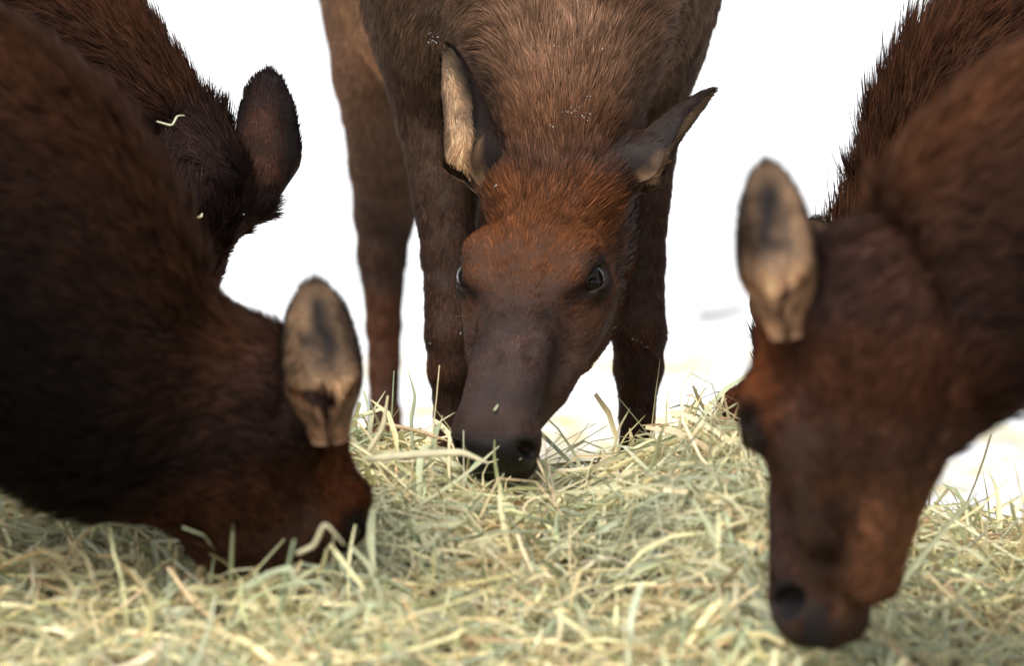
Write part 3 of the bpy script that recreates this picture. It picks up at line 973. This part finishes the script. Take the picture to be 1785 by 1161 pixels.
def strands(N, pos, L, wd, heading, tilt, r, kink=0.35, rings=7, tube=False, lay=None):
    """folded grass blades (V section) or hollow stems (diamond section); returns verts, faces, ring-constant strand ids"""
    S = np.linspace(0, 1, rings)
    d0 = np.stack([np.cos(heading) * np.cos(tilt), np.sin(heading) * np.cos(tilt), np.sin(tilt)], 1)
    up = np.tile(np.array([0, 0, 1.0]), (N, 1))
    sd = nrm(np.cross(up, d0) + 1e-6)
    cv = r.normal(0, 1.5, N)                                  # sideways curve
    cu_ = r.normal(-0.8, 0.9, N)                             # droop
    kp = r.integers(1, rings - 1, N); ka = r.normal(0, 1, N) * (r.random(N) < kink) * 1.1
    P = np.zeros((N, rings, 3)); D = np.zeros((N, rings, 3))
    p = pos.copy(); ang = -cv * .5; el = -cu_ * .5
    for i in range(rings):
        aa = ang + cv * S[i] + np.where(i >= kp, ka, 0)
        ee = el + cu_ * S[i]
        dd = d0 * (np.cos(aa) * np.cos(ee))[:, None] + sd * (np.sin(aa) * np.cos(ee))[:, None] + up * np.sin(ee)[:, None]
        D[:, i] = nrm(dd)
        P[:, i] = p
        p = p + D[:, i] * (L / (rings - 1))[:, None]
    P -= (P[:, rings // 2] - pos)[:, None]
    roll = r.uniform(-1.2, 1.2, N); tw = r.normal(0, .9, N)
    prof = np.interp(S, [0, .12, .5, .85, 1], [.65, 1, 1, .7, .18]) if not tube else np.ones(rings)
    m = 4 if tube else 3
    V = np.zeros((N, rings, m, 3))
    for i in range(rings):
        s1 = nrm(np.cross(up, D[:, i]) + 1e-6); s2 = np.cross(D[:, i], s1)
        a = roll + tw * S[i]
        e1 = s1 * np.cos(a)[:, None] + s2 * np.sin(a)[:, None]
        e2 = np.cross(D[:, i], e1)
        h = (wd * 0.5 * prof[i])[:, None]
        if tube:
            for q, (x, y) in enumerate(((1, 0), (0, 1), (-1, 0), (0, -1))):
                V[:, i, q] = P[:, i] + e1 * h * x + e2 * h * y
        else:
            V[:, i, 0] = P[:, i] - e1 * h + e2 * h * .35
            V[:, i, 1] = P[:, i] - e2 * h * .15
            V[:, i, 2] = P[:, i] + e1 * h + e2 * h * .35
    idx = np.arange(N * rings * m).reshape(N, rings, m)
    F = []
    for q in range(m if tube else m - 1):
        q2 = (q + 1) % m
        F.append(np.stack([idx[:, :-1, q], idx[:, :-1, q2], idx[:, 1:, q2], idx[:, 1:, q]], -1).reshape(-1, 4))
    return V.reshape(-1, 3), np.concatenate(F), rings * m


def hay_colours(N, r, dark=None, bias=None):
    k = r.choice(len(HAY_COL), N, p=HAY_W / HAY_W.sum())
    c = HAY_COL[k] * np.clip(np.exp(r.normal(.06, .26, (N, 1))), .4, 1.35) * np.array([1.12, 1.11, 1.0]) * r.uniform(.94, 1.06, (N, 3))
    if bias is not None:                                     # patches of greener and of yellower hay
        g = np.array([.40, .44, .31])
        c = (c * (1 - bias[:, None] * .6) + g * bias[:, None] * .6)
    return c


def scatter_hay(N, r, x0, x1, y0, y1):
    pos = np.stack([r.uniform(x0, x1, N), r.uniform(y0, y1, N), np.zeros(N)], 1)
    pos[:, 2] = hay_height(pos[:, 0], pos[:, 1])
    return pos


r = np.random.default_rng(21)
root = bpy.data.objects.new('hay_heap', None)
C.objects.link(root)
root.location = (0, -0.8, 0)
root['label'] = 'heap of loose pale green and yellow hay spread across the foreground'
root['category'] = 'hay'
OFF = np.array([0, -0.8, 0])

# packed core of the heap, coloured dark for the shade in the gaps between blades
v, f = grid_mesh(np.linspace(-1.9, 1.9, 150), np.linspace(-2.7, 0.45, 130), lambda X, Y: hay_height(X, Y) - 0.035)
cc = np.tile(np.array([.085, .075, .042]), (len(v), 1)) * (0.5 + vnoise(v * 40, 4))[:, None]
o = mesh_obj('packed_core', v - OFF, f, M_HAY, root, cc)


def add_layer(name, N, Lr, Wr, zr, tilt_s, tube, rings, kink, xr=(-1.75, 1.75), yr=(-2.45, 0.36), seed=0, keep=None):
    r = np.random.default_rng(seed)
    pos = scatter_hay(N, r, *xr, *yr)
    if keep is not None:
        pos = pos[keep(pos)]
    N = len(pos)
    pos[:, 2] += r.uniform(*zr, N)
    L = np.exp(r.normal(math.log(Lr[0]), Lr[1], N)); L = np.clip(L, .015, .36)
    wd = np.clip(np.exp(r.normal(math.log(Wr[0]), Wr[1], N)), .0008, .011)
    e = 0.02
    gx = (hay_height(pos[:, 0] + e, pos[:, 1]) - hay_height(pos[:, 0] - e, pos[:, 1])) / (2 * e)
    gy = (hay_height(pos[:, 0], pos[:, 1] + e) - hay_height(pos[:, 0], pos[:, 1] - e)) / (2 * e)
    h = r.uniform(0, 2 * math.pi, N)
    tl = np.arctan(gx * np.cos(h) + gy * np.sin(h)) + r.normal(0, tilt_s, N)
    V, F, m = strands(N, pos, L, wd, h, tl, r, kink, rings, tube)
    bias = smooth(vnoise(pos * 5, 31), .45, .7)
    c = np.repeat(hay_colours(N, r, bias=bias), m, 0)
    o = mesh_obj(name, V - OFF, F, M_HAY, root, c)
    o['kind'] = 'stuff'
    return o


add_layer('grass_blades', 21000, (.15, .45), (.0056, .42), (-.05, .020), .55, False, 7, .45, seed=41)
add_layer('grass_stems', 8000, (.17, .40), (.0034, .3), (-.03, .016), .45, True, 6, .40, seed=42)
add_layer('chaff', 22000, (.04, .5), (.0024, .5), (-.05, .008), .5, False, 4, .3, seed=43)
add_layer('fine_stems', 9000, (.14, .45), (.0017, .3), (-.03, .016), .55, True, 7, .5, seed=46)
add_layer('broad_blades', 3200, (.17, .4), (.0085, .25), (-.03, .012), .5, False, 8, .5, seed=45, yr=(-2.3, .1))
add_layer('loose_wisps', 1300, (.11, .4), (.0034, .4), (.0, .018), .42, False, 7, .5, seed=44, yr=(-2.2, .12))

# thin litter of hay trodden into the snow behind the heap
def litter():
    r = np.random.default_rng(77)
    N = 16000
    pos = np.stack([r.uniform(-1.2, 1.7, N), r.uniform(.35, 5.5, N), np.zeros(N)], 1)
    dens = vnoise(pos * 1.7, 8) * 0.6 + vnoise(pos * 6, 9) * 0.4
    ylo = np.interp(pos[:, 1], [.3, 1.5, 3.0, 4.0, 5.5], [.38, .47, .54, .68, .76])
    pos = pos[dens > ylo]
    N = len(pos)
    pos[:, 2] = snow_z(pos[:, 0], pos[:, 1]) + r.uniform(0.0, .015, N)
    V, F, m = strands(N, pos, np.clip(np.exp(r.normal(math.log(.10), .4, N)), .02, .25), np.full(N, .0032), r.uniform(0, 6.28, N), r.normal(.1, .22, N), r, .4, 6)
    c = np.repeat(hay_colours(N, r) * np.array([1.12, 1.03, .85]), m, 0)
    return mesh_obj('hay_litter', V, F, M_HAY, None, c)


o = litter()
o['kind'] = 'stuff'
o['label'] = 'thin scatter of straw lying on the snow behind the heap'


# single straws one can pick out
def hit(elk, px, py, off):
    """point on an animal's coat on the line of sight through a pixel, lifted off the skin"""
    d = nrm(at(px, py, 0.0) - CAM)
    for a, b in ((6.6, 8.0), (8.0, 9.6)):
        t = np.arange(a, b, 0.004)
        q = elk.sdf(CAM + t[:, None] * d)
        k = np.nonzero(q < off)[0]
        if len(k):
            return CAM + d * t[k[0]]
    return CAM + d * 30.0


def straw(label, pts, width, col, tube=False, cat='straw', name='straw'):
    P = np.array(pts, float)
    k = 6
    t = np.linspace(0, len(P) - 1, (len(P) - 1) * k + 1)
    Q = np.stack([np.interp(t, np.arange(len(P)), P[:, i]) for i in range(3)], 1)
    for _ in range(2):
        Q[1:-1] = Q[1:-1] * .5 + (Q[:-2] + Q[2:]) * .25
    T = nrm(np.gradient(Q, axis=0))
    s1 = nrm(np.cross(T, np.array([0.15, -1.0, 0.35])))
    s2 = np.cross(T, s1)
    n = len(Q)
    wd = width * np.interp(np.linspace(0, 1, n), [0, .1, .6, 1], [.7, 1, 1, .35])[:, None]
    m = 6
    V = np.stack([Q + s1 * wd * .5 * math.cos(a) + s2 * wd * (.5 if tube else .14) * math.sin(a) for a in np.linspace(0, 2 * math.pi, m, endpoint=False)], 1)
    idx = np.arange(n * m).reshape(n, m)
    F = [np.stack([idx[:-1, q], idx[:-1, (q + 1) % m], idx[1:, (q + 1) % m], idx[1:, q]], -1) for q in range(m)]
    F.append(np.array([[idx[0, 0], idx[0, 5], idx[0, 4], idx[0, 3]], [idx[0, 0], idx[0, 3], idx[0, 2], idx[0, 1]],
                       [idx[-1, 0], idx[-1, 1], idx[-1, 2], idx[-1, 3]], [idx[-1, 0], idx[-1, 3], idx[-1, 4], idx[-1, 5]]]))
    b = V.reshape(-1, 3)
    org = P[0]
    c = np.tile(np.array(col), (len(b), 1))
    o = mesh_obj(name, b - org, np.concatenate(F), M_HAY, None, c)
    o.location = org
    o['label'] = label
    o['category'] = cat
    return o


PALE, GREEN, TAN = (.78, .70, .46), (.50, .54, .34), (.62, .46, .26)
straw('broad pale kinked straw lying across the chin of the middle elk', [at(640, 800, -.42), at(730, 792, -.43), at(805, 788, -.44), at(852, 808, -.44)], .0105, (.70, .64, .42))
straw('tan straw poking out left of the chin of the middle elk', [at(668, 738, -.1), at(730, 752, -.1), at(790, 772, -.12)], .006, TAN, True)
straw('thin green stalk standing up between the hind leg and foreleg of the middle elk', [at(722, 800, -.1), at(716, 735, -.1), at(724, 690, -.1), at(712, 648, -.1)], .005, GREEN, True)
straw('pale leaf bent upright beside the dark left front muzzle', [at(640, 790, -.2), at(668, 745, -.2), at(676, 690, -.2)], .007, PALE)
e3 = elks[1]
straw('kinked green straw hooked on the muzzle of the left front elk', [at(516, 966, -.90), at(548, 952, -.91), at(566, 910, -.92), at(602, 952, -.91)], .0062, (.62, .56, .36))
straw('long green blade curling below the cheek of the left front elk', [at(420, 1030, -.98), at(470, 1000, -.98), at(508, 990, -.98), at(514, 1020, -.98), at(560, 1012, -.98)], .0075, GREEN)
e2 = elks[2]
straw('small forked straw caught in the mane of the left back elk', [hit(e2, 273, 211, .05), hit(e2, 300, 219, .05), hit(e2, 309, 201, .055), hit(e2, 322, 201, .06)], .003, (.62, .62, .44), True)
straw('short pale chip stuck in the neck hair of the left back elk', [hit(e2, 295, 322, .05), hit(e2, 300, 329, .05), hit(e2, 307, 331, .05)], .005, (.62, .60, .44))
straw('tiny curled chip behind the ear of the left back elk', [hit(e2, 344, 379, .05), hit(e2, 351, 377, .05), hit(e2, 353, 371, .05)], .004, PALE)
straw('green chip of hay on the nose of the middle elk', [hit(elks[0], 861, 716, .008), hit(elks[0], 866, 710, .008), hit(elks[0], 868, 705, .008)], .004, GREEN)
straw('dry dark twig lying on the far snow beside the right front ear', [at(1212, 548, 4.9) + [0, 0, .0], at(1250, 548, 4.9), at(1290, 538, 4.9), at(1318, 530, 4.9)], .018, (.10, .075, .07), True, 'twig', 'twig')

# snow crystals clinging to the coat
def flecks():
    r = np.random.default_rng(9)
    V, F = [], []
    ev, ef = uv_sphere(6, 4)
    spots = [(761, 62, 9, 8, .014), (750, 72, 5, 6, .014), (1020, 202, 12, 9, .022), (996, 194, 9, 6, .022), (1030, 168, 2, 4, .022), (1106, 591, 4, 6, .012), (1131, 608, 3, 4, .012),
             (796, 550, 3, 3, .012), (801, 580, 2, 3, .012), (747, 600, 2, 3, .012), (968, 80, 2, 3, .022), (1052, 83, 2, 3, .022), (963, 220, 3, 5, .022), (866, 322, 3, 6, .02), (270, 262, 3, 4, .05), (424, 374, 2, 3, .03)]
    for px, py, n, sp, off in spots:
        el = elks[2] if px < 500 else elks[0]
        for _ in range(n):
            p = hit(el, px + r.normal(0, sp), py + r.normal(0, sp * .6), off)
            if p[1] > 2.5:
                continue
            k = r.uniform(.00025, .00065)
            M = r.normal(0, 1, (3, 3)) * .3 + np.eye(3)
            F.append(ef + len(V) * len(ev)); V.append((ev * k) @ M + p)
    o = mesh_obj('snow_flecks', np.concatenate(V), np.concatenate(F), M_FLECK)
    o['kind'] = 'stuff'
    o['label'] = 'tiny white snow crystals clinging to the coats'


flecks()
print('all', time.time() - T0)
